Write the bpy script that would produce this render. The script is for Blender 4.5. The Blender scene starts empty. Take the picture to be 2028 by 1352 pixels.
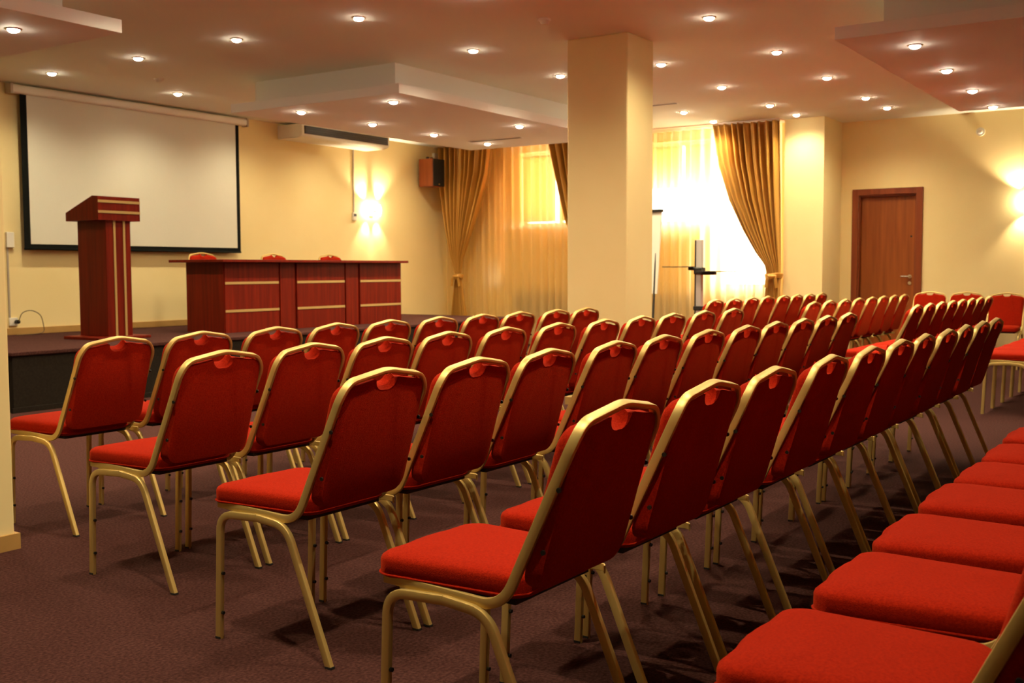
import bpy, bmesh, math, random
from mathutils import Vector, Matrix
random.seed(7)
C = bpy.context.scene.collection
SC = bpy.context.scene
PI = math.pi

# ------------------------------------------------------------------ camera
FPX, YAW, PITCH, ROLL, CAMH = 2124.24, math.radians(33.7104), math.radians(3.8285), math.radians(0.1868), 1.2308
cam_d = bpy.data.cameras.new('camera'); cam = bpy.data.objects.new('camera', cam_d); C.objects.link(cam)
cam_d.sensor_width = 36; cam_d.lens = FPX / 2028 * 36; cam_d.clip_start = .05; cam_d.clip_end = 200
_r = Vector((math.sin(YAW), -math.cos(YAW), 0)); _f = Vector((math.cos(YAW), math.sin(YAW), 0)); _u = Vector((0, 0, 1))
_f2 = _f * math.cos(PITCH) - _u * math.sin(PITCH); _u2 = _u * math.cos(PITCH) + _f * math.sin(PITCH)
_cx = _r * math.cos(ROLL) - _u2 * math.sin(ROLL); _cy = _r * math.sin(ROLL) + _u2 * math.cos(ROLL); _cz = -_f2
cam.matrix_world = Matrix(((_cx.x, _cy.x, _cz.x, 0), (_cx.y, _cy.y, _cz.y, 0), (_cx.z, _cy.z, _cz.z, CAMH), (0, 0, 0, 1)))
cam_d.dof.use_dof = True; cam_d.dof.focus_distance = 3.4; cam_d.dof.aperture_fstop = 7.0
SC.camera = cam

# ------------------------------------------------------------------ world, exposure
w = bpy.data.worlds.new('world'); SC.world = w; w.use_nodes = True
w.node_tree.nodes['Background'].inputs[0].default_value = (1.0, .95, .86, 1)
w.node_tree.nodes['Background'].inputs[1].default_value = 14.0
SC.view_settings.view_transform = 'Standard'; SC.view_settings.look = 'None'
SC.view_settings.gamma = 1; SC.view_settings.use_curve_mapping = False
SC.view_settings.exposure = 0.52
SC.cycles.max_bounces = 10; SC.cycles.diffuse_bounces = 6; SC.cycles.transparent_max_bounces = 16
SC.cycles.sample_clamp_indirect = 6; SC.cycles.use_denoising = True
SC.cycles.caustics_reflective = False; SC.cycles.caustics_refractive = False
SPOT_W = 54.0           # watts of each recessed halogen lamp
SPOT_COL = (1.0, .84, .55)
SCONCE_W = 60.0

# ------------------------------------------------------------------ materials
def mat(name, col, rough=.6, metal=0.0, spec=.5, emis=None, es=0):
    m = bpy.data.materials.new(name); m.use_nodes = True
    b = m.node_tree.nodes['Principled BSDF']
    b.inputs['Base Color'].default_value = (*col, 1); b.inputs['Roughness'].default_value = rough
    b.inputs['Metallic'].default_value = metal; b.inputs['Specular IOR Level'].default_value = spec
    if emis: b.inputs['Emission Color'].default_value = (*emis, 1); b.inputs['Emission Strength'].default_value = es
    return m
def noisy(name, c1, c2, scale=(20, 20, 20), rough=.7, detail=4, bump=0, bscale=None, spec=.3, metal=0, lo=.3, hi=.7, coords='Object'):
    m = mat(name, c1, rough, metal, spec); nt = m.node_tree; b = nt.nodes['Principled BSDF']
    tc = nt.nodes.new('ShaderNodeTexCoord'); mp = nt.nodes.new('ShaderNodeMapping'); n = nt.nodes.new('ShaderNodeTexNoise')
    r = nt.nodes.new('ShaderNodeValToRGB')
    nt.links.new(tc.outputs[coords], mp.inputs[0]); mp.inputs['Scale'].default_value = scale
    nt.links.new(mp.outputs[0], n.inputs['Vector']); n.inputs['Scale'].default_value = 1; n.inputs['Detail'].default_value = detail
    r.color_ramp.elements[0].color = (*c1, 1); r.color_ramp.elements[1].color = (*c2, 1)
    r.color_ramp.elements[0].position = lo; r.color_ramp.elements[1].position = hi
    nt.links.new(n.outputs['Fac'], r.inputs[0]); nt.links.new(r.outputs[0], b.inputs['Base Color'])
    if bump:
        n2 = nt.nodes.new('ShaderNodeTexNoise'); n2.inputs['Scale'].default_value = bscale or 60; n2.inputs['Detail'].default_value = 6
        nt.links.new(tc.outputs[coords], n2.inputs['Vector'])
        bp = nt.nodes.new('ShaderNodeBump'); bp.inputs['Strength'].default_value = bump; bp.inputs['Distance'].default_value = .01
        nt.links.new(n2.outputs['Fac'], bp.inputs['Height']); nt.links.new(bp.outputs[0], b.inputs['Normal'])
    return m
M = {}
M['wall'] = noisy('plaster_yellow', (.86, .70, .34), (.88, .73, .37), (2, 2, 2), .75, bump=.04, bscale=90, spec=.25)
M['ceil'] = noisy('ceiling_paint', (.82, .86, .78), (.84, .88, .80), (1, 1, 1), .8, spec=.2)
M['panel'] = noisy('ceiling_panel_paint', (.93, .95, .92), (.94, .96, .93), (1, 1, 1), .7, spec=.25)
M['carpet'] = noisy('carpet_purple', (.042, .015, .013), (.095, .038, .031), (90, 90, 90), .95, bump=.6, bscale=260, spec=.05, detail=8, lo=.35, hi=.68)
M['stage_side'] = noisy('stage_side_cloth', (.014, .010, .007), (.022, .016, .011), (60, 60, 60), .9, spec=.1)
M['fabric'] = noisy('red_fabric', (.26, .0072, .001), (.39, .015, .0016), (170, 170, 170), .92, bump=.35, bscale=420, spec=.08, detail=6)
_b = M['fabric'].node_tree.nodes['Principled BSDF']
_b.inputs['Sheen Weight'].default_value = .28; _b.inputs['Sheen Roughness'].default_value = .42; _b.inputs['Sheen Tint'].default_value = (1, .13, .02, 1)
M['gold'] = mat('gold_metal', (.66, .48, .16), .42, .6, .5)
M['goldstrip'] = mat('gold_strip', (.44, .29, .10), .4, .15)
M['screwm'] = mat('screw_dark', (.02, .018, .015), .4, .5)
M['rubber'] = mat('rubber_dark', (.015, .012, .01), .7)
M['board'] = mat('under_board', (.02, .014, .01), .8)
M['wood'] = noisy('mahogany', (.10, .005, .001), (.18, .011, .002), (26, 26, 1.3), .5, bump=0, spec=.12, detail=6)
M['doorwood'] = noisy('door_wood', (.20, .045, .006), (.32, .085, .010), (16, 16, .9), .42, spec=.4, detail=5)
M['doorframe'] = noisy('door_frame_wood', (.17, .032, .008), (.24, .052, .011), (16, 16, .9), .4, spec=.4)
M['basewood'] = noisy('baseboard_wood', (.42, .24, .07), (.50, .29, .09), (6, 6, 6), .5)
M['black'] = mat('black_border', (.004, .005, .004), .85, 0, .15)
M['screen'] = noisy('screen_fabric', (.68, .67, .56), (.71, .70, .58), (1, 1, 1), .85, spec=.1)
M['white'] = mat('white_plastic', (.78, .74, .62), .45)
M['greyplastic'] = mat('grey_plastic', (.42, .36, .27), .5)
M['chrome'] = mat('chrome', (.75, .73, .68), .22, 1)
M['silver'] = mat('silver_paint', (.62, .60, .56), .4, .2)
M['darkmetal'] = mat('dark_metal', (.06, .06, .055), .4, .7)
M['speakerwood'] = noisy('speaker_wood', (.22, .05, .014), (.30, .075, .02), (20, 20, 2), .4)
M['grille'] = mat('speaker_grille', (.008, .008, .009), .8)
M['cable'] = mat('cable_brown', (.16, .10, .04), .6)
M['bulb'] = mat('halogen_glow', (1, .9, .7), .4, emis=(1, .85, .62), es=70)
M['lampglass'] = mat('lamp_glow', (1, .95, .85), .4, emis=(1, .86, .60), es=40)
M['frame'] = mat('window_frame_paint', (.78, .68, .58), .5)
M['vent'] = mat('vent_dark', (.05, .04, .035), .7)
# satin drape
M['satin'] = noisy('gold_satin', (.50, .245, .035), (.62, .33, .055), (5, 5, .6), .36, spec=.6, detail=3)
_b = M['satin'].node_tree.nodes['Principled BSDF']; _b.inputs['Sheen Weight'].default_value = .3; _b.inputs['Sheen Tint'].default_value = (1, .8, .4, 1); _b.inputs['Metallic'].default_value = .25
def cloth_mat(name, dif, trans, t_fac, tr_fac):
    m = bpy.data.materials.new(name); m.use_nodes = True; nt = m.node_tree; nt.nodes.clear()
    o = nt.nodes.new('ShaderNodeOutputMaterial'); d = nt.nodes.new('ShaderNodeBsdfDiffuse'); d.inputs[0].default_value = (*dif, 1)
    tl = nt.nodes.new('ShaderNodeBsdfTranslucent'); tl.inputs[0].default_value = (*trans, 1)
    tp = nt.nodes.new('ShaderNodeBsdfTransparent'); tp.inputs[0].default_value = (1, .93, .78, 1)
    a = nt.nodes.new('ShaderNodeMixShader'); a.inputs[0].default_value = t_fac
    b = nt.nodes.new('ShaderNodeMixShader'); b.inputs[0].default_value = tr_fac
    nt.links.new(d.outputs[0], a.inputs[1]); nt.links.new(tl.outputs[0], a.inputs[2])
    nt.links.new(a.outputs[0], b.inputs[1]); nt.links.new(tp.outputs[0], b.inputs[2]); nt.links.new(b.outputs[0], o.inputs[0])
    return m
M['sheer'] = cloth_mat('sheer_amber', (.85, .66, .34), (.98, .84, .52), .68, .24)
M['blind'] = cloth_mat('blind_cloth', (.80, .60, .42), (.85, .58, .28), .55, .0)
def pane_mat():
    m = bpy.data.materials.new('window_glass'); m.use_nodes = True; nt = m.node_tree; nt.nodes.clear()
    o = nt.nodes.new('ShaderNodeOutputMaterial'); g = nt.nodes.new('ShaderNodeBsdfGlossy'); g.inputs['Roughness'].default_value = .03
    tp = nt.nodes.new('ShaderNodeBsdfTransparent'); mx = nt.nodes.new('ShaderNodeMixShader'); mx.inputs[0].default_value = .05
    nt.links.new(tp.outputs[0], mx.inputs[1]); nt.links.new(g.outputs[0], mx.inputs[2]); nt.links.new(mx.outputs[0], o.inputs[0])
    return m
M['glass'] = pane_mat()

# ------------------------------------------------------------------ helpers
def obj(name, bm, m, parent=None, smooth=False):
    me = bpy.data.meshes.new(name)
    bmesh.ops.recalc_face_normals(bm, faces=bm.faces)
    bm.to_mesh(me); bm.free()
    if smooth: me.shade_smooth() if hasattr(me, 'shade_smooth') else None
    ms = m if isinstance(m, (list, tuple)) else [m]
    for k in ms: me.materials.append(M[k] if isinstance(k, str) else k)
    o = bpy.data.objects.new(name, me); C.objects.link(o)
    if parent: o.parent = parent
    return o
def tag(o, label, cat, group=None, kind=None):
    o['label'] = label; o['category'] = cat
    if group: o['group'] = group
    if kind: o['kind'] = kind
    return o
def thing(name, label, cat, loc=(0, 0, 0), rz=0, group=None):
    o = bpy.data.objects.new(name, None); C.objects.link(o); o.location = loc; o.rotation_euler = (0, 0, rz); o.empty_display_size = .1
    return tag(o, label, cat, group)
def struct(name, bm, m, parent=None, smooth=False):
    o = obj(name, bm, m, parent, smooth)
    if not parent: o['kind'] = 'structure'
    return o
def bx(bm, x0, x1, y0, y1, z0, z1, bev=0):
    vs = [bm.verts.new(v) for v in [(x0, y0, z0), (x1, y0, z0), (x1, y1, z0), (x0, y1, z0), (x0, y0, z1), (x1, y0, z1), (x1, y1, z1), (x0, y1, z1)]]
    fs = [bm.faces.new([vs[i] for i in f]) for f in [(3, 2, 1, 0), (4, 5, 6, 7), (0, 1, 5, 4), (1, 2, 6, 5), (2, 3, 7, 6), (3, 0, 4, 7)]]
    if bev:
        es = set(e for f in fs for e in f.edges)
        bmesh.ops.bevel(bm, geom=list(es), offset=bev, segments=2, profile=.5, affect='EDGES')
    return bm
def box(x0, x1, y0, y1, z0, z1, bev=0):
    return bx(bmesh.new(), x0, x1, y0, y1, z0, z1, bev)
def fillet(pts, rad, n=5):
    out = []
    for i, p in enumerate(pts):
        p = Vector(p); r = rad[i] if isinstance(rad, (list, tuple)) else rad
        if i == 0 or i == len(pts) - 1 or r <= 0: out.append(p); continue
        a = (Vector(pts[i - 1]) - p); b = (Vector(pts[i + 1]) - p)
        r = min(r, a.length * .48, b.length * .48)
        A = p + a.normalized() * r; B = p + b.normalized() * r
        for k in range(n + 1):
            t = k / n; out.append(A * (1 - t) ** 2 + p * 2 * t * (1 - t) + B * t * t)
    return out
def sweep(bm, pts, n0, wide, thin, seg=2, bev=.35, cap=True):
    """rounded-rectangle tube; thin dimension along the transported normal n0, wide across it"""
    pts = [Vector(p) for p in pts]
    h, t = wide / 2, thin / 2; r = min(h, t) * bev * 2
    prof = []
    for (sx, sy, a0) in ((1, 1, 0), (-1, 1, 90), (-1, -1, 180), (1, -1, 270)):
        for k in range(seg + 1):
            a = math.radians(a0 + 90 * k / seg)
            prof.append((sx * (t - r) + r * math.cos(a), sy * (h - r) + r * math.sin(a)))
    N = Vector(n0).normalized(); prev = None; rings = []
    for i, p in enumerate(pts):
        if i == 0: T = (pts[1] - p)
        elif i == len(pts) - 1: T = (p - pts[i - 1])
        else: T = (pts[i + 1] - p).normalized() + (p - pts[i - 1]).normalized()
        T.normalize()
        if prev is not None: N = prev.rotation_difference(T) @ N
        N = (N - T * N.dot(T)).normalized(); Wd = T.cross(N); prev = T
        rings.append([bm.verts.new(p + N * a + Wd * b) for a, b in prof])
    for A, B in zip(rings, rings[1:]):
        for k in range(len(prof)):
            bm.faces.new((A[k], A[(k + 1) % len(prof)], B[(k + 1) % len(prof)], B[k]))
    if cap: bm.faces.new(rings[0][::-1]); bm.faces.new(rings[-1])
    return bm
def cyl(bm, p0, p1, r, seg=12, r1=None):
    p0 = Vector(p0); p1 = Vector(p1); T = (p1 - p0).normalized()
    N = T.orthogonal().normalized(); B = T.cross(N); r1 = r if r1 is None else r1
    a = [bm.verts.new(p0 + (N * math.cos(2 * PI * k / seg) + B * math.sin(2 * PI * k / seg)) * r) for k in range(seg)]
    b = [bm.verts.new(p1 + (N * math.cos(2 * PI * k / seg) + B * math.sin(2 * PI * k / seg)) * r1) for k in range(seg)]
    for k in range(seg): bm.faces.new((a[k], a[(k + 1) % seg], b[(k + 1) % seg], b[k]))
    bm.faces.new(a[::-1]); bm.faces.new(b)
    return bm
def smooth_by_angle(o, deg=40):
    me = o.data
    me.polygons.foreach_set('use_smooth', [True] * len(me.polygons))
    bm = bmesh.new(); bm.from_mesh(me)
    for e in bm.edges:
        if len(e.link_faces) == 2 and e.calc_face_angle(0) > math.radians(deg): e.smooth = False
    bm.to_mesh(me); bm.free()
    return o
def dup(root, loc, rz=0, label=None, group=None, skip=()):
    r = root.copy(); C.objects.link(r); r.location = loc; r.rotation_euler = (0, 0, rz)
    if label: r['label'] = label
    if group: r['group'] = group
    for ch in list(root.children):
        if ch.name.split('.')[0] in skip: continue
        c = ch.copy(); C.objects.link(c); c.parent = r
        for g in ch.children:
            if g.name.split('.')[0] in skip: continue
            d = g.copy(); C.objects.link(d); d.parent = c
    return r

# ------------------------------------------------------------------ room shell
ZC, ZS = 3.28, 2.92           # ceiling, underside of the lowered panels
YF, XW, XD = 11.15, 14.85, 15.30
X0, Y0 = -2.6, -4.2
STG = .53
struct('floor', box(X0, XD + .2, Y0, YF + .2, -.12, 0), 'carpet')
struct('ceiling', box(X0, XD + .2, Y0, YF + .2, ZC, ZC + .2), 'ceil')
struct('wall_front', box(X0, XD + .2, YF, YF + .2, -.1, ZC), 'wall')
struct('wall_left', box(X0 - .2, X0, Y0, YF, -.1, ZC), 'wall')
struct('wall_back', box(X0, XD + .2, Y0 - .2, Y0, -.1, ZC), 'wall')
# window wall built round its openings
ops = [(YF, 10.2, None), (10.2, 10.04, (1.02, 2.9)), (10.04, 9.76, None), (9.76, 8.35, (1.94, 3.14)), (8.35, 7.5, None),
       (7.5, 6.31, (1.91, 3.14)), (6.31, 5.50, (.96, 3.14)), (5.50, 5.15, None)]
b = bmesh.new()
for y1, y0, o_ in ops:
    if o_ is None: bx(b, XW, XW + .35, y0, y1, -.1, ZC)
    else: bx(b, XW, XW + .35, y0, y1, -.1, o_[0]); bx(b, XW, XW + .35, y0, y1, o_[1], ZC)
struct('wall_windows', b, 'wall')
struct('wall_pier', box(14.50, XD + .1, 4.60, 5.15, -.05, ZC), 'wall')
# door wall with a door opening
DY0, DY1, DZ = 3.57, 4.35, 2.25
b = bmesh.new(); bx(b, XD, XD + .2, Y0, DY0, -.1, ZC); bx(b, XD, XD + .2, DY1, 4.6, -.1, ZC); bx(b, XD, XD + .2, DY0, DY1, DZ, ZC)
struct('wall_right', b, 'wall')
# columns
def column(x0, x1, y0, y1, label):
    t = thing('column', label, 'column', (x0, y0, 0)); t['kind'] = 'structure'
    b = box(0, x1 - x0, 0, y1 - y0, 0, ZC, .012); obj('shaft', b, 'wall', t)
    b = bmesh.new(); w_, d_ = x1 - x0, y1 - y0
    bx(b, -.015, w_ + .015, -.015, 0, 0, .07); bx(b, -.015, w_ + .015, d_, d_ + .015, 0, .07)
    bx(b, -.015, 0, 0, d_, 0, .07); bx(b, w_, w_ + .015, 0, d_, 0, .07)
    obj('baseboard', b, 'basewood', t)
column(8.40, 8.90, 4.39, 5.00, 'square yellow column rising between the chair blocks to the ceiling')
column(2.19, 2.685, 4.45, 5.06, 'edge of a yellow column with wooden base at the far left')
# stage
b = bmesh.new(); bx(b, 5.28, 13.3, 8.72, YF - .005, STG - .035, STG, .008); stage = thing('stage', 'low carpeted stage with dark sides along the projection screen wall', 'stage', (0, 0, 0)); stage['kind'] = 'structure'
obj('deck', b, 'carpet', stage)
obj('skirt', box(5.30, 13.28, 8.74, YF - .005, 0, STG - .035), 'stage_side', stage)
obj('skirt_trim', box(5.275, 13.3, 8.715, 8.74, 0, .045), 'stage_side', stage)
# baseboards
struct('baseboard_front', box(5.28, 13.3, YF - .02, YF, STG, STG + .075, .004), 'basewood')
struct('baseboard_left', box(X0, 5.28, YF - .02, YF, 0, .075, .004), 'basewood')
b = bmesh.new(); bx(b, XD - .02, XD, Y0, DY0 - .09, 0, .075); bx(b, XD - .02, XD, DY1 + .09, 4.6, 0, .075)
struct('baseboard_right', b, 'basewood')
struct('baseboard_windows', box(XW - .02, XW, 5.15, YF, 0, .075), 'basewood')
# lowered ceiling panels: recessed box, then a larger thin slab
def soffit(x0, x1, y0, y1, label, ins=(.28, .28, .28, .28)):
    t = thing('ceiling_panel', label, 'ceiling panel', ((x0 + x1) / 2, (y0 + y1) / 2, ZS)); t['kind'] = 'structure'
    X, Y = (x1 - x0) / 2, (y1 - y0) / 2
    obj('slab', box(-X, X, -Y, Y, 0, .095, .004), 'panel', t)
    obj('upper_box', box(-X + ins[0], X - ins[1], -Y + ins[2], Y - ins[3], .095, ZC - ZS), 'panel', t)
soffit(8.05, 12.45, 6.66, 9.0, 'lowered white ceiling panel above the table and stage', (.28, .28, .28, .08))
soffit(8.05, 12.45, -.6, 2.49, 'lowered white ceiling panel at the top right corner')
soffit(.6, 4.93, 6.62, 8.8, 'lowered white ceiling panel at the top left corner')

# ------------------------------------------------------------------ downlights
rb = bmesh.new()
prof = [(.036, -.001), (.040, -.007), (.050, -.009), (.058, -.004), (.060, 0)]
rings = [[rb.verts.new((r * math.cos(2 * PI * k / 24), r * math.sin(2 * PI * k / 24), z)) for k in range(24)] for r, z in prof]
for A, B in zip(rings, rings[1:]):
    for k in range(24): rb.faces.new((A[k], A[(k + 1) % 24], B[(k + 1) % 24], B[k]))
lamp0 = thing('ceiling_spotlight', '', 'spotlight', (0, 0, ZC))
obj('trim_ring', rb, 'chrome', lamp0, True)
bb = bmesh.new(); bmesh.ops.create_uvsphere(bb, u_segments=16, v_segments=8, radius=.042)
for v in bb.verts: v.co.z = v.co.z * .55 - .006
bulb0 = obj('bulb', bb, 'bulb', lamp0, True)
LD = bpy.data.lights.new('spot_lamp', 'SPOT'); LD.energy = SPOT_W; LD.color = SPOT_COL; LD.spot_size = math.radians(148); LD.spot_blend = 1.0; LD.shadow_soft_size = .03
LD_DIM = LD.copy(); LD_DIM.energy = SPOT_W * .5
def downlight(x, y, z, label, group=None, first=[True]):
    if first[0]: r = lamp0; first[0] = False; r.location = (x, y, z); r['label'] = label
    else: r = dup(lamp0, (x, y, z), 0, label)
    if group: r['group'] = group
    L = bpy.data.objects.new('lamp_light', LD_DIM if (y > 10 or (x > 13 and y > 3) or (x < 4.6 and y > 3) or (x < 9 and y > 8.5)) else LD); C.objects.link(L); L.parent = r; L.location = (0, 0, -.035)
    return r
G = 'recessed spotlights in the ceiling'
MAINL = [
 (6.70, 5.96, 'bright recessed spotlight at the very top, left of the smoke detector'),
 (6.70, 7.40, 'recessed spotlight second down from the top edge, left of the middle panel'),
 (6.74, 8.82, 'recessed spotlight in the ceiling between the upper left panel and the screen'),
 (6.74, 10.22, 'recessed spotlight nearest the left end of the projection screen housing'),
 (8.33, 10.20, 'recessed spotlight above the middle of the projection screen'),
 (8.28, 5.95, 'recessed spotlight in front of the corner of the middle lowered panel'),
 (9.87, 5.96, 'recessed spotlight just left of the square column top'),
 (8.31, 3.60, 'recessed spotlight at the top edge, right of the square column'),
 (9.90, 4.80, 'recessed spotlight touching the right side of the square column'),
 (9.97, 3.63, 'recessed spotlight left of the upper right lowered panel corner'),
 (11.52, 4.83, 'recessed spotlight second out from the column in the row leading to the pier'),
 (11.60, 3.66, 'recessed spotlight between the column and the right panel, above the far aisle'),
 (13.22, 3.70, 'recessed spotlight at the near tip of the pale ceiling wedge by the right panel'),
 (13.06, 6.00, 'recessed spotlight beside the ceiling air slot right of the column'),
 (13.13, 4.86, 'recessed spotlight just above and left of the right gold drape top corner'),
 (14.10, 6.03, 'recessed spotlight at the ceiling edge above the left edge of the right drape'),
 (14.13, 4.86, 'recessed spotlight close to the pier, lighting its face brightly'),
 (14.19, 3.70, 'recessed spotlight nearest the door wall, above the door'),
]
for x, y, l in MAINL: downlight(x, y, ZC, l, G)
SL = [(4.41, 7.12, 'recessed spotlight in the lowered panel at the upper left corner'),
 (8.42, 7.04, 'recessed spotlight at the near corner of the middle lowered panel'),
 (8.40, 8.30, 'recessed spotlight at the left end of the middle lowered panel, above the screen edge'),
 (9.56, 8.31, 'recessed spotlight in the middle panel, above the air conditioner'),
 (10.73, 8.32, 'recessed spotlight in the middle panel, between air conditioner and loudspeaker'),
 (11.91, 8.33, 'recessed spotlight at the far corner of the middle panel, above the left drape'),
 (10.68, 7.01, 'recessed spotlight at the right side of the middle panel, above the first window')]
for x, y, l in SL: downlight(x, y, ZS, l, G)
for x, l in ((8.58, 'largest recessed spotlight on the right panel, nearest the camera'), (9.80, 'second recessed spotlight along the right lowered panel'),
             (11.05, 'third recessed spotlight along the right lowered panel'), (12.26, 'last recessed spotlight of the right panel, nearest the wall')):
    downlight(x, 2.04 + (x - 8.58) * .02, ZS, l, G)
for x, y, z in [(9.9, 10.22, ZC), (11.5, 10.22, ZC), (13.1, 10.2, ZC), (13.1, 8.8, ZC), (13.1, 7.4, ZC), (11.5, 5.97, ZC), 
                (5.0, 5.96, ZC), (5.0, 3.65, ZC), (3.2, 5.96, ZC), (3.4, 3.65, ZC), (1.7, 3.65, ZC), (6.62, 4.80, ZC), (6.7, 3.65, ZC), (1.8, 2.45, ZC), (5.0, 2.45, ZC), (1.5, 1.2, ZC), (3.3, 1.25, ZC), (5.8, 1.25, ZC), (3.2, 7.1, ZS), (4.4, 8.3, ZS), (1.2, 5.6, ZC), (5.0, 8.9+.7, ZC)]:
    downlight(x, y, z, 'unseen recessed spotlight added for the room light, in hidden or out-of-frame ceiling', 'unseen recessed spotlights added for the room light')  # unseen lamps added for the room light; some continue the visible grid

# ------------------------------------------------------------------ banquet chair (faces +y, origin on the floor under the back's apex)
def back_y(z): return .014 + (.843 - z) * .287 if z < .86 else .0091 - (z - .86) * .25
def build_chair(label):
    t = thing('banquet_chair', label, 'chair')
    # seat cushion
    W2, yb, yf = .213, .165, .614
    out = []
    def arc(cx, cy, r, a0, a1, n=7):
        for k in range(n + 1):
            a = math.radians(a0 + (a1 - a0) * k / n); out.append((cx + r * math.cos(a), cy + r * math.sin(a)))
    WR = .190; arc(-WR + .06, yb + .06, .06, 180, 270, 5); arc(WR - .06, yb + .06, .06, 270, 360, 5)
    arc(W2 - .055, yf - .066, .055, 0, 78, 7)
    for k in range(1, 6): x = (W2 - .055) * (1 - 2 * k / 6) ; out.append((x * .85, yf - .004 - .008 * (x / .1) ** 2))
    arc(-W2 + .055, yf - .066, .055, 102, 180, 7)
    cx, cy = 0, (yb + yf) / 2
    b = bmesh.new()
    lay = [(.965, .455), (1, .462), (1, .498), (.985, .507), (.94, .515), (.80, .522), (.5, .527), (.2, .529)]
    rr = [[b.verts.new((cx + (x - cx) * s, cy + (y - cy) * s, z)) for x, y in out] for s, z in lay]
    n = len(out)
    for A, B in zip(rr, rr[1:]):
        for k in range(n): b.faces.new((A[k], A[(k + 1) % n], B[(k + 1) % n], B[k]))
    b.faces.new(rr[0][::-1]); b.faces.new(rr[-1])
    seat = smooth_by_angle(obj('seat', b, 'fabric', t), 50)
    # welt round the seat bottom
    b = bmesh.new(); pts = [(cx + (x - cx) * 1.006, cy + (y - cy) * 1.006, .466) for x, y in out]; pts.append(pts[0])
    sweep(b, pts, (0, 0, 1), .006, .006, 1, .45, False); smooth_by_angle(obj('piping', b, 'fabric', seat), 80)
    b = box(-.17, .17, .19, .56, .440, .456); obj('seat_board', b, 'board', t)
    # backrest pad: outline in (x, z)
    def ztop(x):
        a = abs(x)
        z = .900 - a * .17 if a < .155 else None
        return z
    o2 = []
    zb = .490
    for k in range(5): a = math.radians(270 - 90 * k / 4); o2.append((-.197 + .05 + .05 * math.cos(a), zb + .05 + .05 * math.sin(a)))
    o2.append((-.197, .65)); o2.append((-.197, .78))
    p0, p1, p2 = (-.197, .825), (-.197, .868), (-.155, .8765)
    for k in range(6): s = k / 5; o2.append(tuple(p0[i] * (1 - s) ** 2 + 2 * p1[i] * s * (1 - s) + p2[i] * s * s for i in (0, 1)))
    for x in (-.12, -.085, -.064): o2.append((x, ztop(x)))
    for k in range(13):
        x = -.0500 * math.cos(PI * k / 12); d = .044 * math.sin(PI * k / 12); o2.append((x, ztop(x) - .004 - d))
    left = [p for p in o2]
    for p in [q for q in left if q[0] < -.050 - 1e-6][::-1]: o2.append((-p[0], p[1]))
    nn = len(o2)
    def offs(pts, d):
        res = []
        for i in range(len(pts)):
            a, c, e = Vector(pts[i - 1]), Vector(pts[i]), Vector(pts[(i + 1) % len(pts)])
            t1 = (c - a); t2 = (e - c)
            n1 = Vector((t1.y, -t1.x)); n2 = Vector((t2.y, -t2.x))
            nv = (n1.normalized() + n2.normalized())
            if nv.length < 1e-6: nv = n1
            nv.normalize(); res.append((c.x + nv.x * d, c.y + nv.y * d))
        return res
    # outline runs clockwise seen from -y; inward = (dy,-dx)
    b = bmesh.new()
    lay = [(.010, -.006), (.0, -.003), (.0, .010), (-.004, .030), (.0, .043), (.010, .050), (.022, .053)]
    rr = []
    for d, h in lay:
        lift = .024 * max(0, min(1, (h - .004) / .04))
        rr.append([b.verts.new((x, back_y(z) + h, z + (lift if abs(x) < .0495 and z > .80 else 0))) for x, z in offs(o2, d)])
    for A, B in zip(rr, rr[1:]):
        for k in range(nn): b.faces.new((A[k], A[(k + 1) % nn], B[(k + 1) % nn], B[k]))
    f1 = b.faces.new(rr[0][::-1]); f2 = b.faces.new(rr[-1])
    bmesh.ops.triangulate(b, faces=[f1, f2])
    smooth_by_angle(obj('backrest', b, 'fabric', t), 40)
    # back frame: one bent tube from the left seat rail over the back to the right rail
    X = .2035; zz = lambda z: back_y(z)
    P = [(-X, .566, .456), (-X, .205, .440), (-X, zz(.843), .843), (-.172, zz(.888), .890), (0, zz(.917), .917)]
    P = [Vector(p) for p in P]; P[3].y = zz(.888)
    full = P + [Vector((-p.x, p.y, p.z)) for p in P[:-1][::-1]]
    rad = [0, .065, .055, .035, .03, .035, .055, .065, 0]
    b = sweep(bmesh.new(), fillet(full, rad, 6), (-1, 0, 0), .026, .014, 2, .2)
    bf = smooth_by_angle(obj('back_frame', b, 'gold', t), 40)
    for s in (-1, 1):
        for z in (.590, .738):
            b = cyl(bmesh.new(), (s * (X + .0045), back_y(z) + .001, z), (s * (X + .0095), back_y(z) + .001, z), .0062, 10); obj('screw', b, 'screwm', bf)
    # legs: inverted U each side, split at its middle
    for s in (-1, 1):
        x = s * .2145
        Pf = [(x, .565, .0), (x, .548, .425), (x, .37, .4335)]
        Pr = [(x, .37, .4335), (x, .240, .422), (x, .060, .0)]
        b = sweep(bmesh.new(), fillet(Pf, [0, .060, 0], 7), (s, 0, 0), .025, .018, 2, .22); lf = smooth_by_angle(obj('leg', b, 'gold', t), 40)
        b = sweep(bmesh.new(), fillet(Pr, [0, .055, 0], 7), (s, 0, 0), .025, .018, 2, .22); lr = smooth_by_angle(obj('leg', b, 'gold', t), 40)
        obj('foot_cap', box(x - .0095, x + .0095, .553, .577, 0, .008, .001), 'rubber', lf)
        obj('foot_cap', box(x - .0095, x + .0095, .048, .074, 0, .008, .001), 'rubber', lr)
        for z in (.09, .225):
            b = cyl(bmesh.new(), (x, .565 - z * .04 - .011, z), (x, .565 - z * .04 - .020, z), .006, 8); obj('bumper', b, 'screwm', lf)
    # coupling loop on the right side
    cpts = [(.224, .172, .436), (.236, .178, .437), (.242, .195, .437), (.242, .225, .437), (.236, .243, .437), (.224, .246, .436)]
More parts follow.
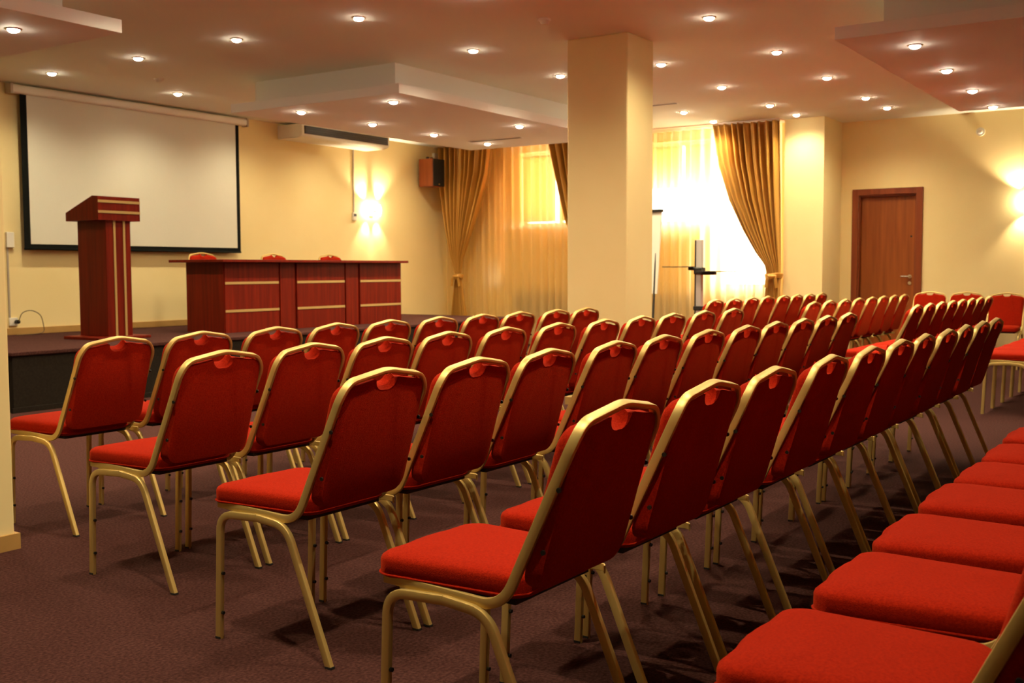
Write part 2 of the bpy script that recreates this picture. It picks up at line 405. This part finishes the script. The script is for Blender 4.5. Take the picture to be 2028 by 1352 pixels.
    b = sweep(bmesh.new(), fillet(cpts, [0, .012, .012, .012, .012, 0], 3), (0, 0, 1), .005, .022, 1, .3)
    smooth_by_angle(obj('coupling_loop', b, 'gold', t), 40)
    return t
SP = .4996
ordn = ['first', 'second', 'third', 'fourth', 'fifth', 'sixth', 'seventh', 'eighth', 'ninth', 'tenth', 'eleventh']
rowsX = {
 'front': (4.353, [3.18, 3.67, 4.18, 4.67, 5.16, 5.66, 6.15, 6.63, 7.15, 7.62]),
 'second': (3.246, [2.84, 3.33, 3.81, 4.30, 4.81, 5.35, 5.90, 6.44, 6.93, 7.47, 8.04]),
 'third': (2.206, [2.60, 3.08, 3.57, 4.11, 4.61, 5.13, 5.64, 6.13, 6.60, 7.09, 7.59]),
 'fourth': (1.185, [2.24, 2.79, 3.28, 3.84, 4.36, 4.84, 5.31, 5.79, 6.27, 6.75, 7.23]),
 'nearest': (.165, [2.00, 2.54, 3.05, 3.58, 4.05, 4.55, 5.08, 5.58]),
}
farX = {
 'front': (4.353, [10.29, 10.80, 11.30, 11.79, 12.33, 12.79, 13.27, 13.74]),
 'second': (3.246, [10.02, 10.51, 11.02, 11.51, 12.01, 12.49, 12.96, 13.43]),
 'third': (2.206, [9.58, 10.05, 10.52, 10.99, 11.46, 11.93, 12.40, 12.87]),
 'fourth': (1.13, [9.93, 10.42, 10.91, 11.40, 11.89, 12.38]),
}
chair0 = build_chair('x')
firstc = [True]
def put(x, y, rz, label, group, skip=(), z=0):
    if firstc[0]:
        firstc[0] = False; chair0.location = (x, y, z); chair0.rotation_euler = (0, 0, rz); chair0['label'] = label; chair0['group'] = group; return chair0
    return dup(chair0, (x, y, z), rz, label, group, skip)
rn = {'front': 'row nearest the stage', 'second': 'second row from the stage', 'third': 'third row from the stage', 'fourth': 'fourth row from the stage', 'nearest': 'nearest row at the bottom right'}
for k in ('fourth', 'third', 'second', 'front', 'nearest'):
    y, xs = rowsX[k]
    for i, x in enumerate(xs):
        put(x, y + random.uniform(-.008, .008), random.uniform(-.015, .015), 'red banquet chair, %s from the left in the %s' % (ordn[i], rn[k]), 'banquet chairs in the %s of the main block' % k)
rf = {'front': 'row by the window drapes', 'second': 'row in front of the door', 'third': 'row right of the door', 'fourth': 'row at the right edge'}
for k in ('front', 'second', 'third', 'fourth'):
    y, xs = farX[k]
    for i, x in enumerate(xs):
        put(x, y, random.uniform(-.012, .012), 'red chair in the far block, %s from the aisle, %s' % (ordn[i], rf[k]), 'banquet chairs in the far block, %s row' % k, ('bumper', 'foot_cap', 'screw'))
for i, (x, y, l) in enumerate([(15.02, 3.30, 'red banquet chair facing the camera, directly right of the door'), (15.02, 2.84, 'red banquet chair facing the camera, middle one of three at the wall'),
                 (14.72, 2.31, 'red banquet chair facing the camera, whole back and seat visible at the right')]):
    put(x, y, PI / 2, l, 'banquet chairs along the door wall', ('bumper', 'foot_cap', 'screw'))
for x, l in ((8.80, 'red chair behind the stage table, nearest the lectern'), (9.97, 'red chair top showing behind the middle of the stage table'), (11.03, 'red chair behind the stage table, nearest the wall lamp')):
    put(x, 10.42, PI, l, 'banquet chairs behind the stage table', ('bumper', 'foot_cap', 'screw'), STG)

# ------------------------------------------------------------------ lectern
t = thing('lectern', 'mahogany lectern with two gold stripes on front, standing on the stage', 'lectern', (6.95, 9.48, STG))
obj('base_plate', box(-.30, .33, -.05, .54, 0, .03, .005), 'wood', t)
obj('pedestal', box(-.13, .165, .03, .50, .03, 1.215, .003), 'wood', t)
for x in (-.03, .085): obj('gold_strip', box(x - .0125, x + .0125, .024, .031, .03, 1.215), 'goldstrip', t)
b = bmesh.new()
prof_ = [(0, 1.215), (0, 1.455), (.09, 1.462), (.54, 1.30), (.54, 1.215)]
for s in (-.235, .265):
    for y, z in prof_: b.verts.new((s, y, z))
b.verts.ensure_lookup_table(); n = len(prof_)
b.faces.new([b.verts[i] for i in range(n)]); b.faces.new([b.verts[n + i] for i in range(n)][::-1])
for i in range(n): b.faces.new((b.verts[i], b.verts[n + i], b.verts[n + (i + 1) % n], b.verts[(i + 1) % n]))
top = obj('reading_desk', b, 'wood', t)
for z in (1.30, 1.405): obj('gold_strip', box(-.235, .265, -.006, .0, z - .013, z + .013), 'goldstrip', top)
# ------------------------------------------------------------------ stage table
t = thing('presidium_table', 'long mahogany table with gold strips on its panelled front, on the stage', 'table', (8.2, 9.35, STG))
L_ = 3.10
obj('tabletop', box(-.10, L_ + .02, -.12, .80, .795, .825, .004), 'wood', t)
obj('side_panel', box(0, .03, .0, .62, 0, .795), 'wood', t); obj('side_panel', box(L_ - .03, L_, .0, .62, 0, .795), 'wood', t)
obj('modesty_panel', box(.03, L_ - .03, .012, .03, 0, .795), 'wood', t)
for a, c in ((.0, .845), (1.12, 1.98), (2.25, L_)):
    p = obj('front_panel', box(a + .012, c - .012, -.012, .012, .0, .79, .003), 'wood', t)
    for z in (.245, .56): obj('gold_strip', box(a + .014, c - .014, -.018, -.012, z - .014, z + .014), 'goldstrip', p)
for a, c in ((.865, 1.10), (2.0, 2.23)): obj('pilaster', box(a, c, -.006, .012, 0, .79, .003), 'wood', t)
# ------------------------------------------------------------------ projection screen
t = thing('projection_screen', 'large pulled-down projection screen with black border on the front wall', 'projection screen', (8.50, YF - .012, 1.47))
xa, xb = 6.90 - 8.5, 10.02 - 8.5
obj('border', box(xa, xb, -.075, -.070, 0, 1.72), 'black', t)
obj('screen_surface', box(xa + .075, xb - .06, -.078, -.0752, .062, 1.72), 'screen', t)
b = sweep(bmesh.new(), [(xa - .12, -.075, 1.74), (xb + .12, -.075, 1.74)], (0, 0, 1), .10, .095, 4, .3); smooth_by_angle(obj('housing', b, 'white', t), 40)
for s in (xa - .125, xb + .115): obj('end_cap', box(s - .012, s + .022, -.13, -.02, 1.685, 1.795, .006), 'greyplastic', t)
for s in (xa - .06, xb + .06): obj('bracket', box(s - .02, s + .02, -.03, 0, 1.70, 1.83), 'white', t)
b = cyl(bmesh.new(), (xa, -.073, .008), (xb, -.073, .008), .012); obj('bottom_bar', b, 'black', t, True)
# ------------------------------------------------------------------ air conditioner
t = thing('air_conditioner', 'cream air conditioner with dark louvres hanging under the ceiling beside the screen', 'air conditioner', (10.81, YF, 3.06))
b = bmesh.new(); pr = [(0, 0), (0, .19), (-.47, .19), (-.475, .05), (-.44, .02), (-.36, .0)]
for s in (0, 1.86):
    for y, z in pr: b.verts.new((s, y, z))
b.verts.ensure_lookup_table(); n = len(pr)
b.faces.new([b.verts[i] for i in range(n)]); b.faces.new([b.verts[n + i] for i in range(n)][::-1])
for i in range(n): b.faces.new((b.verts[i], b.verts[n + i], b.verts[n + (i + 1) % n], b.verts[(i + 1) % n]))
bmesh.ops.bevel(b, geom=list(b.edges), offset=.008, segments=2, affect='EDGES')
obj('casing', b, 'white', t)
obj('outlet', box(.05, 1.81, -.486, -.470, .055, .165, .003), 'vent', t)
for z in (.080, .110, .140): obj('louvre', box(.06, 1.80, -.494, -.484, z - .003, z + .003), 'darkmetal', t)
for s in (.15, 1.7): obj('hanger', box(s, s + .03, -.30, -.24, .19, ZC - 3.06), 'darkmetal', t)
b = bmesh.new(); bx(b, 12.355, 12.375, YF - .014, YF, 2.09, 3.09, .002)
tag(obj('cable_trunking', b, 'greyplastic'), 'thin vertical cable trunking running down the wall from the air conditioner', 'cable trunking')
t = thing('wall_controller', 'small white control box at the trunking\'s lower end beside the wall lamp', 'control panel', (12.37, YF, 1.99))
obj('housing', box(-.045, .045, -.03, 0, 0, .12, .006), 'white', t); obj('display', box(-.03, .03, -.033, -.03, .06, .10), 'darkmetal', t)
# ------------------------------------------------------------------ wall sconces
def sconce(loc, rz, label):
    t = thing('wall_lamp', label, 'wall lamp', loc, rz)
    obj('back_plate', box(-.04, .04, -.015, 0, -.11, .07, .006), 'goldstrip', t)
    b = cyl(bmesh.new(), (0, -.015, -.02), (0, -.10, -.02), .009); obj('arm', b, 'goldstrip', t)
    for sx in (-.10, .10):
        b = bmesh.new()
        pf = [(.020, -.085), (.034, -.05), (.042, 0), (.034, .05), (.020, .085)]
        rg = [[b.verts.new((sx + r * math.cos(2 * PI * k / 16), -.085 + r * math.sin(2 * PI * k / 16) * .8, z)) for k in range(16)] for r, z in pf]
        for A, B in zip(rg, rg[1:]):
            for k in range(16): b.faces.new((A[k], A[(k + 1) % 16], B[(k + 1) % 16], B[k]))
        b.faces.new(rg[0]); b.faces.new(rg[-1])
        obj('shade', b, 'lampglass', t, True)
    b = bmesh.new(); bx(b, -.10, .10, -.105, -.092, -.028, -.012); obj('cross_bar', b, 'goldstrip', t)
    for sx, sz, ang, e in ((-.12, .09, (-.42, 1), 1), (.12, .09, (.30, 1), 1), (-.10, -.09, (-.16, -1), .6), (.10, -.09, (.16, -1), .6)):
        ld = bpy.data.lights.new('sconce_beam', 'SPOT'); ld.energy = SCONCE_W * e; ld.color = (1, .80, .52); ld.spot_size = math.radians(72); ld.spot_blend = .8; ld.shadow_soft_size = .02
        o = bpy.data.objects.new('lamp_light', ld); C.objects.link(o); o.parent = t; o.location = (sx, -.085, sz)
        d = Vector((ang[0], .12, ang[1])).normalized(); o.rotation_euler = d.to_track_quat('-Z', 'Y').to_euler()
sconce((12.76, YF, 2.16), 0, 'glowing twin wall lamp throwing bright fans on the wall right of the table')
sconce((XD, 2.12, 2.09), -PI / 2, 'wall lamp glowing at the right edge of the picture beyond the door')
# ------------------------------------------------------------------ loudspeaker
t = thing('loudspeaker', 'wooden loudspeaker with black front hung high beside the left drape', 'loudspeaker', (14.04, YF, 2.59), 0)
obj('cabinet', box(-.15, .15, -.345, -.06, 0, .45, .008), 'speakerwood', t)
g = obj('grille', box(-.145, .145, -.362, -.345, .006, .444, .006), 'grille', t)
obj('badge', box(-.02, .02, -.365, -.362, .03, .045), 'chrome', g)
obj('wall_bracket', box(-.03, .03, -.07, 0, .12, .33), 'darkmetal', t)
for sx in (-.07, .03):
    b = cyl(bmesh.new(), (sx, -.18, .45), (sx, -.18, .485), .028); obj('mount_knob', b, 'screwm', t)
tag(obj('junction_box', box(14.32, 14.50, YF - .05, YF, 2.90, 3.18, .01), 'white'), 'small cream junction box above the loudspeaker beside the drape', 'junction box')
# ------------------------------------------------------------------ left wall fittings
t = thing('wall_switch', 'white switch box on the front wall left of the screen', 'switch box', (6.77, YF, 1.49))
obj('housing', box(-.045, .045, -.035, 0, 0, .17, .006), 'white', t)
tag(obj('cable_trunking', box(6.735, 6.755, YF - .012, YF, STG + .12, 1.49, .002), 'greyplastic'), 'thin vertical trunking below the switch box left of the screen', 'cable trunking')
t = thing('power_socket', 'white wall socket with black plug near the stage floor at left', 'socket', (6.78, YF, STG + .10))
obj('housing', box(-.05, .05, -.025, 0, 0, .09, .006), 'white', t)
b = cyl(bmesh.new(), (.03, -.025, .045), (.03, -.07, .045), .022); obj('plug', b, 'screwm', t)
b = sweep(bmesh.new(), fillet([(6.81, YF - .07, STG + .145), (6.83, YF - .10, STG + .25), (6.93, YF - .12, STG + .275), (7.05, YF - .12, STG + .22), (7.09, YF - .12, STG + .02), (6.98, YF - .15, STG + .008), (6.70, YF - .2, STG + .008)], .07, 6), (0, 0, 1), .010, .010, 2, .45)
tag(smooth_by_angle(obj('power_cable', b, 'cable'), 80), 'loop of brown cable from the socket onto the stage', 'cable')
# ------------------------------------------------------------------ ceiling fittings
def detector(x, y, label):
    t = thing('smoke_detector', label, 'smoke detector', (x, y, ZC))
    b = cyl(bmesh.new(), (0, 0, 0), (0, 0, -.018), .052, 20); obj('base', b, 'white', t)
    b = cyl(bmesh.new(), (0, 0, -.018), (0, 0, -.045), .042, 20, .026); obj('sensor_head', b, 'white', t)
detector(7.60, 4.74, 'round smoke detector on the ceiling left of the column top')
detector(7.57, 9.57, 'faint round smoke detector on the ceiling above the projection screen')
t = thing('wall_detector', 'small round cream detector high on the wall right of the door', 'detector', (XD, 2.78, 3.02))
b = cyl(bmesh.new(), (0, 0, 0), (-.03, 0, 0), .055, 20); obj('base', b, 'white', t)
b = cyl(bmesh.new(), (-.03, 0, 0), (-.05, 0, 0), .035, 20, .02); obj('sensor_head', b, 'white', t)
def slot(x, y0, y1, z, label):
    t = thing('air_slot', label, 'air vent', (x, (y0 + y1) / 2, z)); L = (y1 - y0) / 2
    obj('frame', box(-.045, .045, -L - .02, L + .02, -.006, 0, .002), 'panel', t); obj('opening', box(-.028, .028, -L, L, -.0075, -.006), 'vent', t)
slot(11.60, 7.60, 8.38, ZS, 'thin dark air slot in the middle lowered ceiling panel')
slot(12.30, 5.75, 6.55, ZC, 'thin dark air slot in the ceiling right of the column')

# ------------------------------------------------------------------ windows
def window(n, y0, y1, z0, z1, mull):
    t = bpy.data.objects.new('window_%d' % n, None); C.objects.link(t); t.location = (XW + .22, (y0 + y1) / 2, z0); t['kind'] = 'structure'
    Y, H = (y1 - y0) / 2, z1 - z0
    b = bmesh.new(); f = .05
    bx(b, -.03, .03, -Y, -Y + f, 0, H); bx(b, -.03, .03, Y - f, Y, 0, H); bx(b, -.03, .03, -Y + f, Y - f, 0, f); bx(b, -.03, .03, -Y + f, Y - f, H - f, H)
    for m_ in mull: bx(b, -.03, .03, m_ - (y0 + y1) / 2 - .03, m_ - (y0 + y1) / 2 + .03, f, H - f)
    obj('window_frame', b, 'frame', t)
    obj('pane', box(-.004, .004, -Y + f, Y - f, f, H - f), 'glass', t)
    obj('window_sill', box(-.30, -.03, -Y - .03, Y + .03, -.035, 0, .004), 'frame', t)
window(1, 8.35, 9.76, 1.94, 3.14, [9.07])
window(2, 10.04, 10.20, 1.02, 2.9, [])
window(3, 6.31, 7.5, 1.91, 3.14, [6.84])
window(4, 5.50, 6.31, .96, 3.14, [])
def blind(y0, y1, z0, z1, label):
    t = thing('roller_blind', label, 'blind', (XW + .10, (y0 + y1) / 2, z0)); Y = (y1 - y0) / 2
    obj('cloth', box(-.0015, .0015, -Y, Y, 0, z1 - z0), 'blind', t)
    b = cyl(bmesh.new(), (0, -Y, z1 - z0), (0, Y, z1 - z0), .02); obj('roller', b, 'frame', t)
    b = cyl(bmesh.new(), (0, -Y, 0), (0, Y, 0), .008); obj('bottom_bar', b, 'frame', t)
blind(6.89, 7.48, 2.46, 3.07, 'blind rolled down behind the sheer curtain, right beside the column')
blind(6.33, 6.84, 2.46, 3.07, 'blind rolled down behind the sheer curtain, left of the right drape')
blind(9.12, 9.74, 2.02, 3.07, 'full blind behind the sheer curtain in the middle of the first window')
blind(8.37, 9.04, 2.02, 3.07, 'full blind behind the sheer curtain beside the middle gold drape')
blind(10.05, 10.19, 1.25, 2.87, 'narrow blind behind the sheer curtain near the left drape')
def radiator(y0, y1, label):
    t = thing('radiator', label, 'radiator', (XW - .115, (y0 + y1) / 2, .12)); Y = (y1 - y0) / 2
    b = bmesh.new(); n = int((y1 - y0) / .08)
    for i in range(n): y = -Y + (i + .5) * (2 * Y / n); bx(b, -.04, .04, y - .034, y + .034, 0, .74, .01)
    obj('radiator_fins', b, 'greyplastic', t); obj('support', box(.04, .1, -Y + .1, Y - .1, .1, .2), 'greyplastic', t)
    b = cyl(bmesh.new(), (0, -Y, .04), (0, -Y, -.12), .012); obj('pipe', b, 'greyplastic', t)
radiator(8.4, 9.75, 'grey radiator behind the sheer curtain under the first window')
radiator(6.45, 7.5, 'grey radiator behind the sheer curtain right of the column')

# ------------------------------------------------------------------ curtains
def lerp(tab, z):
    for (a, va), (b_, vb) in zip(tab, tab[1:]):
        if a >= z >= b_: return va + (vb - va) * (a - z) / (a - b_)
    return tab[-1][1] if z < tab[-1][0] else tab[0][1]
def cloth(x, Ltab, Rtab, z1, z0, folds, amp, nt=160, nz=60, seed=1, zig=0.0):
    rnd = random.Random(seed); ph = [rnd.uniform(0, 6.28) for _ in range(6)]
    b = bmesh.new(); rows = []
    for j in range(nz + 1):
        z = z1 + (z0 - z1) * j / nz; a, c = lerp(Ltab, z), lerp(Rtab, z); row = []
        for i in range(nt + 1):
            s = i / nt
            s2 = s + .010 * math.sin(9 * s + ph[0]) + .006 * math.sin(23 * s + ph[1])
            k = amp(z) if callable(amp) else amp
            dep = k * (math.sin(2 * PI * folds * s2 + ph[2]) * (1 + .35 * math.sin(11 * s + ph[3] + z * .4)) + .25 * math.sin(2 * PI * folds * 2.3 * s2 + ph[4] + z * .7))
            row.append(b.verts.new((x + dep, a + (c - a) * s, z)))
        rows.append(row)
    for A, B in zip(rows, rows[1:]):
        for i in range(nt): b.faces.new((A[i], A[i + 1], B[i + 1], B[i]))
    return b
b = cloth(14.60, [(4, 11.05), (0, 11.05)], [(4, 5.22), (0, 5.22)], ZC - .03, .03, 40, .034, 900, 6, 3)
sh = obj('sheer_curtain', b, 'sheer', None, True)
tag(sh, 'long amber sheer curtain hanging in front of the windows', 'curtain')
def drape(Lt, Rt, folds, seed, label, tie, knot_side):
    t = thing('gold_drape', label, 'curtain', (0, 0, 0), 0, 'gold satin drapes')
    amp = lambda z: .022 + .035 * min(1, max(0, (z - 1.2) / 1.0)) if z > 1.2 else .022 + .02 * min(1, (1.2 - z))
    b = cloth(14.40, Lt, Rt, ZC - .015, .02, folds, amp, 200, 70, seed)
    o = obj('drape_cloth', b, 'satin', t, True); md = o.modifiers.new('thick', 'SOLIDIFY'); md.thickness = .003
    y, z, w_ = tie
    b = bmesh.new(); pts = [(14.40 + .075 * math.cos(a), y + (w_ / 2 + .02) * math.sin(a), z + .01 * math.sin(a * 2)) for a in [2 * PI * k / 20 for k in range(21)]]
    sweep(b, pts, (0, 0, 1), .02, .075, 3, .45, False)
    tb = smooth_by_angle(obj('tieback', b, 'satin', t), 60)
    b = bmesh.new(); bmesh.ops.create_icosphere(b, subdivisions=3, radius=.055)
    for v in b.verts:
        r = 1 + .15 * math.sin(v.co.y * 90) + .1 * math.sin(v.co.z * 70); v.co = Vector((v.co.x * .7 * r + 14.31, v.co.y * 1.1 * r + y + knot_side * .02, v.co.z * .8 * r + z - .01))
    obj('knot', b, 'satin', tb, True)
    for s in (-1, 1):
        b = sweep(bmesh.new(), fillet([(14.31, y, z), (14.30, y + s * .06, z - .03), (14.31, y + s * .075, z - .16)], .03, 4), (1, 0, 0), .045, .012, 2, .45)
        smooth_by_angle(obj('tie_end', b, 'satin', tb), 60)
    obj('hook', box(14.45, 14.53, y - .008 , y + .008, z - .01, z + .01), 'darkmetal', t)
    return t
drape([(3.27, 6.16), (2.7, 6.06), (2.2, 5.90), (1.75, 5.68), (1.45, 5.50), (1.28, 5.37), (1.12, 5.34), (.9, 5.36), (0, 5.42)],
      [(3.27, 5.20), (2.0, 5.17), (1.12, 5.15), (.9, 5.16), (0, 5.14)], 9.5, 11, 'gold drape tied back with a knot, at the right end of the windows', (5.245, 1.13, .19), 0)
drape([(3.27, 11.03), (2.6, 11.00), (1.9, 10.90), (1.4, 10.80), (1.14, 10.72), (1.0, 10.74), (.5, 10.80), (0, 10.82)],
      [(3.27, 9.98), (2.8, 10.05), (2.3, 10.22), (1.8, 10.42), (1.4, 10.58), (1.14, 10.63), (1.0, 10.61), (.5, 10.52), (0, 10.50)], 9.5, 5, 'gold drape tied back near the corner, beside the loudspeaker', (10.67, 1.12, .10), 0)
drape([(3.27, 8.94), (2.7, 8.80), (2.0, 8.62), (1.5, 8.40), (1.2, 8.16), (1.0, 8.14), (0, 8.2)],
      [(3.27, 7.95), (2.0, 7.95), (1.2, 7.98), (0, 7.94)], 9, 8, 'gold drape partly hidden behind the square column', (8.07, 1.13, .18), 0)
b = bmesh.new(); bx(b, 14.32, 14.70, 5.16, YF - .02, ZC - .012, ZC); tag(obj('curtain_rail', b, 'frame'), 'ceiling-mounted curtain rail running along the window wall', 'curtain rail')

# ------------------------------------------------------------------ door
t = bpy.data.objects.new('door_1', None); C.objects.link(t); t.location = (XD, (DY0 + DY1) / 2, 0); t['kind'] = 'structure'
D = (DY1 - DY0) / 2
b = bmesh.new(); bx(b, -.03, .0, -D - .085, -D, 0, DZ + .085, .004); bx(b, -.03, .0, D, D + .085, 0, DZ + .085, .004); bx(b, -.03, .0, -D, D, DZ, DZ + .085, .004)
bx(b, 0, .16, -D, -D + .02, 0, DZ); bx(b, 0, .16, D - .02, D, 0, DZ); bx(b, 0, .16, -D + .02, D - .02, DZ - .02, DZ)
obj('door_frame', b, 'doorframe', t)
leaf = obj('door_leaf', box(.06, .10, -D + .022, D - .022, .005, DZ - .022, .003), 'doorwood', t)
b = bmesh.new(); cyl(b, (.06, -D + .085, 1.12), (.01, -D + .085, 1.12), .011); bx(b, .0, .018, -D + .075, -D + .20, 1.11, 1.13, .004)
cyl(b, (.06, -D + .085, 1.12), (.052, -D + .085, 1.12), .026, 16); obj('door_handle', b, 'chrome', leaf)
b = cyl(bmesh.new(), (.06, -D + .085, 1.03), (.048, -D + .085, 1.03), .024, 16); obj('lock_cylinder', b, 'chrome', leaf)
b = cyl(bmesh.new(), (.06, -D + .075, 1.67), (.052, -D + .075, 1.67), .013, 12); obj('upper_lock', b, 'rubber', leaf)
b = bmesh.new(); bx(b, XD + .2, XD + .22, DY0 - .1, DY1 + .1, -.05, DZ + .1); struct('wall_corridor', b, 'wall')

# ------------------------------------------------------------------ projector stand (far aisle)
t = thing('projector_stand', 'metal column stand with two thin shelves in front of the sheer curtain', 'stand', (11.95, 5.27, 0), -.98 + PI / 2)
t.rotation_euler = (0, 0, 0)
b = bmesh.new(); bx(b, -.035, .035, -.035, .035, .04, 1.58, .006); obj('post', b, 'silver', t)
obj('post_edge', box(-.042, -.02, .035, .047, .1, 1.575), 'darkmetal', t)
obj('shelf', box(-.20, .14, .06, .40, 1.252, 1.264, .003), 'darkmetal', t)
obj('shelf', box(-.20, .14, -.42, -.04, 1.196, 1.208, .003), 'darkmetal', t)
b = bmesh.new()
for y0, y1, z, s in ((.03, .13, 1.252, 1), (-.20, -.03, 1.196, -1)):
    bx(b, -.05, .05, y0, y1, z - .035, z, .008)
bx(b, -.055, .055, -.055, .055, 1.17, 1.25, .01); obj('shelf_bracket', b, 'darkmetal', t)
obj('collar', box(-.05, .05, -.06, .06, .74, .79, .006), 'darkmetal', t)
for a in range(4):
    c_, s_ = math.cos(a * PI / 2 + .6), math.sin(a * PI / 2 + .6)
    b = sweep(bmesh.new(), [(0, 0, .07), (c_ * .30, s_ * .30, .035)], (0, 0, 1), .04, .022, 2, .3)
    cyl(b, (c_ * .28, s_ * .28, 0), (c_ * .28, s_ * .28, .04), .022, 10); obj('leg', b, 'darkmetal', t)
# flipchart half hidden by the column
t = thing('flipchart', 'white flipchart board edge showing beside the square column', 'flipchart', (12.0, 6.14, 0))
b = bmesh.new()
def slab(bm, pts, d):
    a = [bm.verts.new(p) for p in pts]; c = [bm.verts.new((p[0] + d, p[1], p[2])) for p in pts]; n = len(pts)
    bm.faces.new(a); bm.faces.new(c[::-1])
    for i in range(n): bm.faces.new((a[i], c[i], c[(i + 1) % n], a[(i + 1) % n]))
slab(b, [(.0, -.34, 1.93), (.0, .34, 1.93), (-.12, .34, .93), (-.12, -.34, .93)], .02); obj('board', b, 'white', t)
b = bmesh.new(); bx(b, -.02, .035, -.35, .35, 1.93, 1.965, .004); obj('clamp_bar', b, 'darkmetal', t)
for s in (-.28, .28): b = sweep(bmesh.new(), [(.02, s, 1.93), (-.24, s * 1.15, 0)], (0, 1, 0), .025, .025, 2, .3); obj('leg', b, 'darkmetal', t)
b = sweep(bmesh.new(), [(.03, 0, 1.90), (.50, 0, 0)], (0, 1, 0), .025, .025, 2, .3); obj('leg', b, 'darkmetal', t)

# portals help the daylight through the openings
for y0, y1, z0, z1 in ((8.35, 9.76, 1.94, 3.14), (10.04, 10.2, 1.02, 2.9), (6.31, 7.5, 1.91, 3.14), (5.5, 6.31, .96, 3.14)):
    ld = bpy.data.lights.new('portal', 'AREA'); ld.shape = 'RECTANGLE'; ld.size = z1 - z0; ld.size_y = y1 - y0; ld.cycles.is_portal = True
    o = bpy.data.objects.new('window_portal', ld); C.objects.link(o); o.location = (XW + .34, (y0 + y1) / 2, (z0 + z1) / 2); o.rotation_euler = (0, PI / 2, 0)
